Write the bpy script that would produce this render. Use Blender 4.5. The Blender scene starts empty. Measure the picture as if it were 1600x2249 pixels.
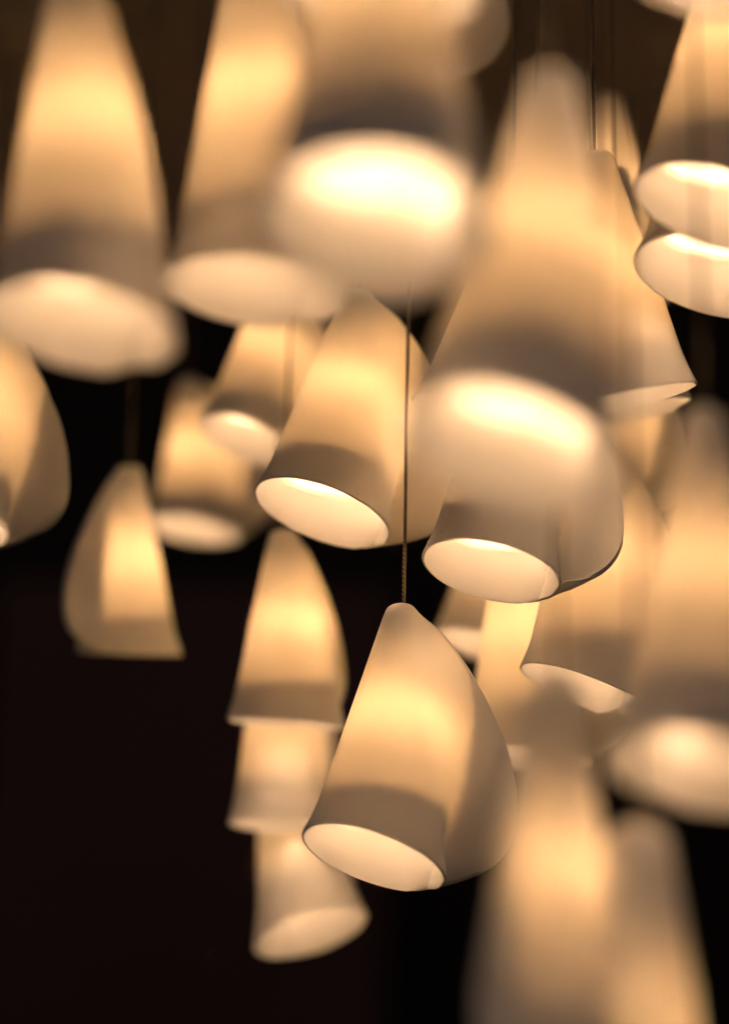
import bpy, math, random
from mathutils import Vector, Matrix
random.seed(7)
sc = bpy.context.scene

# ------------------------------------------------------------------ camera
PW, PH = 1600.0, 2249.0          # the photograph's own pixels
FPX = 6000.0                     # focal length in those pixels
PITCH, ROLL = math.radians(22), math.radians(1.3)
FOCUS = 2.20
CAM_POS = Vector((0, 0, 1.5))
R = Matrix.Rotation(math.radians(90) + PITCH, 4, 'X') @ Matrix.Rotation(ROLL, 4, 'Z')
camd = bpy.data.cameras.new('camera')
cam = bpy.data.objects.new('camera', camd)
sc.collection.objects.link(cam)
cam.matrix_world = Matrix.Translation(CAM_POS) @ R
camd.sensor_fit = 'VERTICAL'
camd.sensor_height = 36
camd.lens = 36 * FPX / PH
camd.clip_start = 0.05
camd.clip_end = 100
camd.dof.use_dof = True
camd.dof.focus_distance = FOCUS
camd.dof.aperture_fstop = (camd.lens / 1000) / 0.060
sc.camera = cam

# ------------------------------------------------------------------ world, exposure
w = bpy.data.worlds.new('World')
sc.world = w
w.use_nodes = True
w.node_tree.nodes['Background'].inputs[0].default_value = (1, 0.73, 0.61, 1)
w.node_tree.nodes['Background'].inputs[1].default_value = 0.10
sc.view_settings.view_transform = 'Standard'
sc.view_settings.look = 'None'
sc.view_settings.gamma = 1
sc.view_settings.exposure = 0
sc.cycles.use_denoising = True
try:
    sc.cycles.denoiser = 'OPENIMAGEDENOISE'
except Exception:
    pass
sc.cycles.max_bounces = 12
sc.cycles.diffuse_bounces = 8
sc.cycles.transmission_bounces = 8
sc.cycles.sample_clamp_indirect = 0
sc.cycles.caustics_reflective = False
sc.cycles.caustics_refractive = False
sc.cycles.use_adaptive_sampling = False
BULB_W = 2.1
TRANS = .205
TINT = (1, .905, .72, 1)

# ------------------------------------------------------------------ materials
def new_mat(name):
    m = bpy.data.materials.new(name)
    m.use_nodes = True
    nt = m.node_tree
    return m, nt, nt.nodes['Principled BSDF'], nt.nodes['Material Output']

def mat_porcelain():
    m, nt, p, out = new_mat('porcelain')
    tc = nt.nodes.new('ShaderNodeTexCoord')
    n = nt.nodes.new('ShaderNodeTexNoise')
    n.inputs['Scale'].default_value = 9
    n.inputs['Detail'].default_value = 3
    nt.links.new(tc.outputs['Object'], n.inputs['Vector'])
    r = nt.nodes.new('ShaderNodeValToRGB')
    r.color_ramp.elements[0].position = .3
    r.color_ramp.elements[0].color = (.93, .90, .86, 1)
    r.color_ramp.elements[1].position = .7
    r.color_ramp.elements[1].color = (.96, .935, .90, 1)
    nt.links.new(n.outputs['Fac'], r.inputs['Fac'])
    # sparse dark firing specks in the clay
    v = nt.nodes.new('ShaderNodeTexVoronoi')
    v.inputs['Scale'].default_value = 26
    nt.links.new(tc.outputs['Object'], v.inputs['Vector'])
    lt = nt.nodes.new('ShaderNodeMath'); lt.operation = 'LESS_THAN'
    lt.inputs[1].default_value = 0.018
    nt.links.new(v.outputs['Distance'], lt.inputs[0])
    mx = nt.nodes.new('ShaderNodeMix'); mx.data_type = 'RGBA'
    nt.links.new(lt.outputs[0], mx.inputs['Factor'])
    nt.links.new(r.outputs['Color'], mx.inputs['A'])
    mx.inputs['B'].default_value = (.45, .33, .24, 1)
    b = nt.nodes.new('ShaderNodeBump')
    b.inputs['Strength'].default_value = .12
    b.inputs['Distance'].default_value = .002
    n2 = nt.nodes.new('ShaderNodeTexNoise')
    n2.inputs['Scale'].default_value = 28
    n2.inputs['Detail'].default_value = 4
    nt.links.new(tc.outputs['Object'], n2.inputs['Vector'])
    nt.links.new(n2.outputs['Fac'], b.inputs['Height'])
    # unglazed porcelain: part of the light is scattered back, part passes and turns amber
    d = nt.nodes.new('ShaderNodeBsdfDiffuse')
    t = nt.nodes.new('ShaderNodeBsdfTranslucent')
    tm = nt.nodes.new('ShaderNodeMix'); tm.data_type = 'RGBA'; tm.blend_type = 'MULTIPLY'
    tm.inputs['Factor'].default_value = 1
    tm.inputs['B'].default_value = TINT
    nt.links.new(mx.outputs['Result'], tm.inputs['A'])
    nt.links.new(tm.outputs['Result'], t.inputs['Color'])
    nt.links.new(mx.outputs['Result'], d.inputs['Color'])
    nt.links.new(b.outputs['Normal'], d.inputs['Normal'])
    ms = nt.nodes.new('ShaderNodeMixShader'); ms.inputs[0].default_value = TRANS
    nt.links.new(d.outputs[0], ms.inputs[1]); nt.links.new(t.outputs[0], ms.inputs[2])
    g = nt.nodes.new('ShaderNodeBsdfGlossy'); g.inputs['Roughness'].default_value = .45
    fr = nt.nodes.new('ShaderNodeFresnel'); fr.inputs['IOR'].default_value = 1.3
    mg = nt.nodes.new('ShaderNodeMixShader')
    nt.links.new(fr.outputs[0], mg.inputs[0])
    nt.links.new(ms.outputs[0], mg.inputs[1]); nt.links.new(g.outputs[0], mg.inputs[2])
    nt.links.new(mg.outputs[0], out.inputs['Surface'])
    nt.nodes.remove(p)
    return m

def mat_frosted(name='frosted_glass', trans=.78):
    m, nt, p, out = new_mat(name)
    nt.nodes.remove(p)
    t = nt.nodes.new('ShaderNodeBsdfTranslucent'); t.inputs[0].default_value = (.97, .94, .88, 1)
    d = nt.nodes.new('ShaderNodeBsdfDiffuse'); d.inputs[0].default_value = (.95, .93, .9, 1)
    mx = nt.nodes.new('ShaderNodeMixShader'); mx.inputs[0].default_value = trans
    nt.links.new(d.outputs[0], mx.inputs[1]); nt.links.new(t.outputs[0], mx.inputs[2])
    nt.links.new(mx.outputs[0], out.inputs['Surface'])
    return m

def mat_simple(name, col, rough=.5, metal=0, noise=None):
    m, nt, p, out = new_mat(name)
    p.inputs['Base Color'].default_value = (*col, 1)
    p.inputs['Roughness'].default_value = rough
    p.inputs['Metallic'].default_value = metal
    if noise:
        tc = nt.nodes.new('ShaderNodeTexCoord')
        n = nt.nodes.new('ShaderNodeTexNoise'); n.inputs['Scale'].default_value = noise
        nt.links.new(tc.outputs['Object'], n.inputs['Vector'])
        mx = nt.nodes.new('ShaderNodeMix'); mx.data_type = 'RGBA'
        nt.links.new(n.outputs['Fac'], mx.inputs['Factor'])
        mx.inputs['A'].default_value = (*[c * .8 for c in col], 1)
        mx.inputs['B'].default_value = (*[min(1, c * 1.2) for c in col], 1)
        nt.links.new(mx.outputs['Result'], p.inputs['Base Color'])
    return m

def mat_cable():
    m, nt, p, out = new_mat('braided_cable')
    tc = nt.nodes.new('ShaderNodeTexCoord')
    wv = nt.nodes.new('ShaderNodeTexWave')
    wv.wave_type = 'BANDS'; wv.bands_direction = 'DIAGONAL'
    wv.inputs['Scale'].default_value = 190
    nt.links.new(tc.outputs['Object'], wv.inputs['Vector'])
    r = nt.nodes.new('ShaderNodeValToRGB')
    r.color_ramp.elements[0].color = (.05, .035, .022, 1)
    r.color_ramp.elements[1].color = (.24, .17, .10, 1)
    nt.links.new(wv.outputs['Fac'], r.inputs['Fac'])
    nt.links.new(r.outputs['Color'], p.inputs['Base Color'])
    b = nt.nodes.new('ShaderNodeBump'); b.inputs['Strength'].default_value = .5
    b.inputs['Distance'].default_value = .0004
    nt.links.new(wv.outputs['Fac'], b.inputs['Height'])
    nt.links.new(b.outputs['Normal'], p.inputs['Normal'])
    p.inputs['Roughness'].default_value = .45
    return m

PORC, FROST, CABLE = mat_porcelain(), mat_frosted(), mat_cable()
OPAL = mat_frosted('opal_glass', .34)
HOLDER = mat_simple('holder_metal', (.85, .82, .78), .5, 0, 30)

# ------------------------------------------------------------------ helpers
def link_mesh(name, verts, faces, mat, parent=None, sharp=None, smooth=True):
    me = bpy.data.meshes.new(name)
    me.from_pydata(verts, [], faces)
    me.validate()
    me.update()
    if smooth:
        me.polygons.foreach_set('use_smooth', [True] * len(me.polygons))
    if sharp:
        for e in me.edges:
            if tuple(sorted(e.vertices)) in sharp:
                e.use_edge_sharp = True
    me.materials.append(mat)
    o = bpy.data.objects.new(name, me)
    sc.collection.objects.link(o)
    if parent:
        o.parent = parent
    return o

def unproject(px, py, depth):
    x = (px - PW / 2) / FPX * depth
    y = -(py - PH / 2) / FPX * depth
    return cam.matrix_world @ Vector((x, y, -depth))

def interp(tab, v):
    for (a, fa), (b, fb) in zip(tab, tab[1:]):
        if v <= b:
            t = (v - a) / (b - a)
            return fa + (fb - fa) * t
    return tab[-1][1]

def smooth_tab(tab):
    # monotone-ish smooth lookup by sampling and box filtering
    N = 200
    s = [interp(tab, i / N) for i in range(N + 1)]
    for _ in range(3):
        s = [sum(s[max(0, i - 4):i + 5]) / len(s[max(0, i - 4):i + 5]) for i in range(N + 1)]
    def f(v):
        x = max(0, min(1, v)) * N
        i = min(N - 1, int(x))
        return s[i] + (s[i + 1] - s[i]) * (x - i)
    return f

FIN = smooth_tab([(0, .0), (.03, .08), (.07, .30), (.2, .62), (.31, .84), (.5, 1.08), (.64, 1.15), (.77, 1.12),
                  (.87, .98), (.94, .74), (1.0, .42)])

def fin_reach(v):
    if v <= .72:
        return FIN(v)
    return FIN(.72) * (.16 + .84 * math.sqrt(max(0, 1 - ((v - .72) / .28) ** 2)))

RX = smooth_tab([(0, .23), (.1, .42), (.2, .60), (.38, .83), (.6, .94), (.8, .985), (1, 1.0)])

def section(v, P):
    """half widths of the oval the sheet wraps round at height v, and its middle"""
    Rr, r0 = P['R'], P['r0']
    lin = r0 + (Rr - r0) * v ** .97
    rx = max(lin, RX(v) * Rr)
    rx = lin + (rx - lin) * P['fat']
    ry = lin + (rx - lin) * .25
    cx = rx - lin
    if v > .84:
        e = Rr * P['flare'] * ((v - .84) / .16) ** 1.6
        rx += e; ry += e
    if v < .03:
        q = .45 + .55 * math.sqrt(max(0, 1 - (1 - v / .03) ** 2))
        rx *= q; ry *= q
    return rx, ry, cx, lin

NA, NB, NC, ND = 16, 12, 60, 26

def shade_row(v, P):
    """one height of the sheet: fin front, wedge, round the cone, and back out along the fin"""
    H, Rr = P['H'], P['R']
    rx, ry, cx, lin = section(v, P)
    tt = math.radians(62) - 2 * math.pi
    td = math.radians(P['td0'] + P['wrap'] * v ** 2)
    k = P['k'] * v ** 2
    def wob(th):
        return 1 + P['wob'] * math.sin(2 * th + P['ph']) * v + P['wob'] * .5 * math.sin(3 * th + 5 * v + P['ph'] * 2)
    def circ(th):
        m = wob(th)
        return Vector((cx + rx * m * math.cos(th), ry * m * math.sin(th), -H * v * (1 + k * math.cos(th - P['phi']))))
    s0 = circ(tt)
    edge = max(lin + fin_reach(v) * P['fin'] * Rr, cx + rx * 1.02)
    if v < .03:
        edge = cx + rx * 1.02 + (edge - cx - lin * 1.02) * (v / .03) ** 2 if edge > cx + lin * 1.02 else edge * rx / lin
    a0 = math.atan2(-ry * math.cos(tt), rx * math.sin(tt))
    bend = math.radians(P['bend'])
    n = 40
    L = (edge - s0.x) / .93
    T = [s0.copy()]
    for i in range(n):
        ang = a0 + bend * (i + .5) / n
        p = T[-1] + Vector((math.cos(ang), math.sin(ang), 0)) * L / n
        q = (i + 1) / n
        p.z = s0.z + H * P['lift'] * q * q * v ** 3
        p.y += P['wave'] * Rr * math.sin(q * 4.2 + v * 5 + P['ph']) * q * v / n
        T.append(p)
    def tail(s):
        x = max(0, min(1, s)) * n
        i = min(n - 1, int(x))
        return T[i].lerp(T[i + 1], x - i)
    def tnorm(s):
        d = tail(s + .02) - tail(s - .02)
        return Vector((d.y, -d.x, 0)).normalized()     # towards the front layer
    # where the front layer meets the back one
    c0 = circ(td)
    dirv = Vector((-rx * math.sin(td), ry * math.cos(td), 0)).normalized()
    sj = .97
    for i in range(6, n):
        r = T[i] - c0
        if dirv.x * r.y - dirv.y * r.x < 0:
            sj = min(.97, i / n)
            break
    sj = max(sj, P['jmin'])
    g = P['gap']
    J = tail(sj) + tnorm(sj) * g
    row = []
    for i in range(NA):                                # edge of the fin -> join
        q = i / NA
        sN = 1 - (1 - sj) * q
        row.append(tail(sN) + tnorm(sN) * (g + .0012 * (1 - q) ** 2))
    for i in range(NB):                                # join -> cone
        row.append(J.lerp(c0, i / NB))
    for i in range(NC):                                # round the cone
        row.append(circ(td + (tt - td) * i / NC))
    for i in range(ND + 1):                            # back layer out to the edge
        row.append(tail(i / ND))
    # soften the two bends of the front layer
    lo, hi = NA - 5, NA + NB + 5
    for _ in range(7):
        new = {}
        for i in range(max(1, lo), hi):
            new[i] = row[i] * .4 + (row[i - 1] + row[i + 1]) * .3
        for i, p in new.items():
            row[i] = p
    return row

def build_shade(parent, P, thick=.0020):
    NV = 46
    vs = [.004 * j for j in range(6)] + [.02 + .98 * (1 - (1 - j / NV) ** 1.6) for j in range(1, NV + 1)]
    NV = len(vs) - 1
    grid = [shade_row(v, P) for v in vs]
    NU = len(grid[0]) - 1
    outer, inner = [], []
    for j in range(NV + 1):
        for i in range(NU + 1):
            du = grid[j][min(NU, i + 1)] - grid[j][max(0, i - 1)]
            dv = grid[min(NV, j + 1)][i] - grid[max(0, j - 1)][i]
            n = dv.cross(du)
            if n.length < 1e-12:
                n = Vector((0, 0, 1))
            n.normalize()
            p = grid[j][i]
            outer.append(p + n * thick / 2)
            inner.append(p - n * thick / 2)
    V = outer + inner
    W, M = NU + 1, len(outer)
    F = []
    for j in range(NV):
        for i in range(NU):
            a, b, c, d = j * W + i, j * W + i + 1, (j + 1) * W + i + 1, (j + 1) * W + i
            F.append((a, d, c, b))
            F.append((M + a, M + b, M + c, M + d))
    loop = [i for i in range(NU + 1)] + [j * W + NU for j in range(1, NV + 1)] + \
           [NV * W + i for i in range(NU - 1, -1, -1)] + [j * W for j in range(NV - 1, 0, -1)]
    sharp = set()
    for a, b in zip(loop, loop[1:] + loop[:1]):
        F.append((a, b, M + b, M + a))
        sharp.add(tuple(sorted((a, b))))
        sharp.add(tuple(sorted((M + a, M + b))))
    return link_mesh('shade', V, F, PORC, parent, sharp)

def lathe(name, prof, mat, parent, seg=48, cap=True):
    """stack of oval rings (middle x, half width x, half width y, z)"""
    V, F = [], []
    for cx, rx, ry, z in prof:
        for k in range(seg):
            a = 2 * math.pi * k / seg
            V.append((cx + rx * math.cos(a), ry * math.sin(a), z))
    for j in range(len(prof) - 1):
        for k in range(seg):
            k2 = (k + 1) % seg
            F.append((j * seg + k, (j + 1) * seg + k, (j + 1) * seg + k2, j * seg + k2))
    if cap:
        F.append(tuple(range(seg)))
        F.append(tuple((len(prof) - 1) * seg + k for k in reversed(range(seg))))
    return link_mesh(name, V, F, mat, parent)

CEIL_Z = 1.5 + 2.45

def build_lamp(label, apex, base, width, depth, alpha, yaw=0, k=.03, phi=10, fin=1.0, lift=.07,
               bend=32, power=1.0, r0=.23, flare=.06, fat=.35, td0=-52, wrap=78, jmin=.25, gap=.0026, wave=.6, cable=True):
    """apex / base: where the tip and the middle of the mouth stand; alpha: how far the mouth turns to the viewer"""
    al = math.radians(alpha) + math.atan((base[1] - PH / 2) / FPX)
    L = math.hypot(apex[0] - base[0], apex[1] - base[1]) * depth / FPX
    dz = L * math.tan(al)
    a = unproject(apex[0], apex[1], depth + dz / 2)
    b = unproject(base[0], base[1], depth - dz / 2)
    axis = (b - a); H = axis.length; axis.normalize()
    Rr = width * depth / FPX / 2
    up = -axis
    right = cam.matrix_world.to_3x3() @ Vector((1, 0, 0))
    right = (right - up * right.dot(up)).normalized()
    away = up.cross(right).normalized()
    M = Matrix((right, away, up)).transposed()
    M = M @ Matrix.Rotation(math.radians(yaw), 3, 'Z')
    root = bpy.data.objects.new('pendant_lamp', None)
    sc.collection.objects.link(root)
    root.empty_display_size = .05
    root.matrix_world = Matrix.Translation(a) @ M.to_4x4()
    root['label'] = label
    root['category'] = 'pendant lamp'
    root['group'] = 'porcelain pendant lamps of the hanging cluster'
    P = dict(H=H, R=Rr, r0=Rr * r0, k=k, phi=math.radians(phi - yaw), fin=fin, lift=lift, bend=bend,
             fat=fat, td0=td0, wrap=wrap, jmin=jmin, gap=gap, wave=wave, wob=random.uniform(.004, .011), ph=random.uniform(0, 6.28), flare=flare)
    build_shade(root, P)
    rad = lambda v: (P['r0'] + (Rr - P['r0']) * v ** .97)
    # frosted glass diffuser inside, a thick opal disc set up into its lower end
    v0, v1, vd = .37, .835, .805
    def ring(v, f, dz=0, off=.0018):
        rx, ry, cx, lin = section(v, P)
        return (cx, rx * f - off, ry * f - off, -H * v + dz)
    prof = [ring(v0, .5)] + [ring(v0, .8)] + [ring(v0 + (v1 - v0) * i / 14, .968, -.001) for i in range(15)]
    df = lathe('diffuser', prof, FROST, root, cap=False)
    lathe('opal_disc', [ring(vd - .012, .93), ring(vd, .935), ring(vd + .012, .90), ring(vd + .02, .75),
                        ring(vd + .025, .45), ring(vd + .026, .06)], OPAL, df)
    lathe('lamp_holder', [(0, r0 * Rr * .55, r0 * Rr * .55, -H * .05)] + [(section(v, P)[2], .013, .013, -H * v) for v in (.12, .2, .352)], HOLDER, root, 24)
    ld = bpy.data.lights.new('bulb', 'POINT')
    ld.energy = BULB_W * power * (Rr / .055) ** 2
    ld.color = (1, .72, .515)
    ld.shadow_soft_size = .010
    lo = bpy.data.objects.new('bulb', ld)
    sc.collection.objects.link(lo)
    lo.parent = root
    lo.location = (section(.5, P)[2], 0, -H * .5)
    if cable:
        # woven cable from the tip straight up to the ceiling, in the lamp's own space
        top = Vector((a.x, a.y, CEIL_Z))
        Mi = root.matrix_world.inverted()
        s = Vector((0, 0, -.012))
        s2 = Vector((0, 0, .004))
        e = Mi @ top
        pts = [s, s2] + [s2 + (e - s2) * (i / 24) for i in range(1, 25)]
        V, F, seg = [], [], 10
        for i, p in enumerate(pts):
            t = (pts[min(len(pts) - 1, i + 1)] - pts[max(0, i - 1)]).normalized()
            nx = t.orthogonal().normalized() if i == 0 else (nx - t * nx.dot(t)).normalized()
            ny = t.cross(nx)
            for q in range(seg):
                an = 2 * math.pi * q / seg
                V.append(p + (nx * math.cos(an) + ny * math.sin(an)) * .0014)
        for i in range(len(pts) - 1):
            for q in range(seg):
                q2 = (q + 1) % seg
                F.append((i * seg + q, i * seg + q2, (i + 1) * seg + q2, (i + 1) * seg + q))
        link_mesh('cable', V, F, CABLE, root)
    return root

# ------------------------------------------------------------------ the room behind
def box(name, c, s, mat, kind=None, yaw=0):
    x, y, z = [q / 2 for q in s]
    V = [(sx * x, sy * y, sz * z) for sx in (-1, 1) for sy in (-1, 1) for sz in (-1, 1)]
    F = [(0, 1, 3, 2), (4, 6, 7, 5), (0, 4, 5, 1), (2, 3, 7, 6), (0, 2, 6, 4), (1, 5, 7, 3)]
    o = link_mesh(name, V, F, mat, smooth=False)
    o.location = c
    o.rotation_euler = (0, 0, yaw)
    if kind: o['kind'] = kind
    return o

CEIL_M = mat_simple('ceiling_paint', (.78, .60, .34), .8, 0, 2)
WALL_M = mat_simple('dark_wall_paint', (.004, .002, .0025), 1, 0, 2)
PANEL_M = mat_simple('maroon_panel', (.06, .031, .034), .9, 0, 1.5)
FLOOR_M = mat_simple('dark_floor', (.25, .18, .12), .5, 0, 3)
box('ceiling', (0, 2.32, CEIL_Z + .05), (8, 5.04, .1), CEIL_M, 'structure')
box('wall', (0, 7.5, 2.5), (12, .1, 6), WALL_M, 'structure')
box('wall_panel', (-.45, 6.9, 2.0), (1.04, .1, 4.1), PANEL_M, 'structure')
box('floor', (0, 3, -.05), (12, 10, .1), FLOOR_M, 'structure')

# ------------------------------------------------------------------ the lamps
LAMPS = [
 # label, apex, base centre, mouth width, depth, alpha, options
 ('sharp tapered white lamp hanging from the long visible cable at the picture centre', (885,1335), (820,1885), 296, 2.18, 18, dict(k=.055)),
 ('sharp cone lamp above the lowest sharp one, with a cable crossing its fin', (790,640), (708,1128), 285, 2.32, 23, dict(k=.05)),
 ('sharp lamp whose round mouth sits just below the big blurred pale mouth', (1130,720), (1078,1255), 280, 2.2, 24, dict(k=.03)),
 ('big strongly blurred lamp with glowing mouth, right of the long visible cable', (1215,165), (1122,1000), 430, 1.46, 33, dict(k=.045,yaw=18,fin=.22,power=.85)),
 ('nearest blurred lamp at top centre with a huge glowing white mouth', (790,-330), (825,500), 445, 1.41, 44, dict(k=.02,yaw=18,fin=.25,power=.82)),
 ('large blurred lamp in the top left corner above the left edge lamp', (165,-95), (180,722), 385, 1.66, 27, dict(yaw=18,k=.045,fin=.22)),
 ('blurred lamp between the top left one and the huge glowing mouth', (555,-140), (562,642), 372, 1.84, 22, dict(yaw=22,k=.03,fin=.22)),
 ('blurred lamp cut by the left edge, only its curved fin showing', (-75,645), (-140,1145), 300, 2.02, 22, dict(fin=.8)),
 ('small blurred lamp with pale mouth directly behind the sharp cone, upper left of it', (605,590), (540,968), 195, 2.75, 26, dict(k=.05)),
 ('small very blurred lamp whose fin points right, touching the fin folded one', (415,835), (425,1165), 185, 3.2, 15, dict(k=.06)),
 ('small blurred lamp on the left with folded front fin and flat lower edge', (285,1025), (284,1435), 215, 2.75, -2, dict(yaw=205,fin=.62,k=.01,td0=20,wrap=12)),
 ('blurred lamp topmost in the stack of three left of the lowest sharp one', (622,1165), (628,1590), 240, 2.55, 3, dict(yaw=28,fin=.6)),
 ('blurred lamp in the middle of the stack of three', (600,1340), (627,1815), 232, 2.65, 6, dict(yaw=35,fin=.7)),
 ('blurred lamp at the bottom of the stack of three, oval mouth turned right', (600,1500), (682,2048), 232, 2.75, 20, dict(yaw=80,k=.03,phi=180)),
 ('flat tipped lamp behind the big blurred one, under a taut dark cable', (1305,335), (1372,880), 300, 2.17, 8, dict(yaw=150,k=.03,phi=180)),
 ('blurred glowing lamp tip just behind the flat tipped one', (1335,210), (1345,640), 230, 2.7, 18, dict(yaw=100)),
 ('upper one of two similar wide mouthed lamps at the upper right edge', (1610,-180), (1572,458), 335, 1.98, 28, dict(yaw=10,k=.05,phi=0)),
 ('lower one of two similar wide mouthed lamps at the upper right edge', (1620,0), (1572,610), 335, 2.12, 28, dict(yaw=10,k=.04,phi=0)),
 ('large blurred lamp at the right edge, rounded tip above and pale mouth below', (1545,905), (1532,1700), 360, 1.54, 23, dict(yaw=70,power=.85)),
 ('sharp lamp with slanting thin mouth left of the large right edge one', (1300,950), (1298,1525), 290, 2.29, 8, dict(k=.10,yaw=20)),
 ('lamp in the gap between the lowest sharp one and the slanting mouthed one', (1130,1130), (1153,1668), 262, 2.5, 9, dict()),
 ('small lamp mouth peeping out under the sharp round mouth', (1110,1040), (1055,1420), 205, 2.75, 14, dict()),
 ('long strongly blurred lamp with pale tip at bottom right centre', (1225,1500), (1225,2480), 365, 1.47, 18, dict(yaw=205,fin=.36,td0=-20,wrap=45,power=.8)),
 ('dim rounded blurred tip of a near lamp in the bottom right corner', (1400,1830), (1380,2800), 410, 1.42, 17, dict(yaw=70,r0=.34,power=.9)),
 ('pale mouth cut by the top edge behind the nearest top centre lamp', (840,-700), (825,-35), 430, 1.62, 30, dict(yaw=70)),
 ('pale mouth cut by the top edge in the top right corner', (1600,-700), (1590,-50), 380, 1.5, 25, dict(yaw=70)),
 ('brown blurred lamp fin right of the nearest top centre lamp', (870,-360), (850,150), 260, 2.5, 20, dict()),
 ('lamp with straight left side in focus behind the big blurred one', (1180,360), (1060,930), 300, 2.35, 16, dict(yaw=60)),
 ('lamp whose thin mouth shows just under the flat tipped one', (1350,370), (1395,905), 230, 2.4, 10, dict(yaw=150,k=.03,phi=180)),
 ('dim lamp fin beside the rounded tip of the large right edge lamp', (1320,700), (1290,1120), 230, 2.55, 15, dict()),
]
for L in LAMPS:
    build_lamp(L[0], L[1], L[2], L[3], L[4], L[5], **L[6])
print('LAMPS', len(LAMPS))
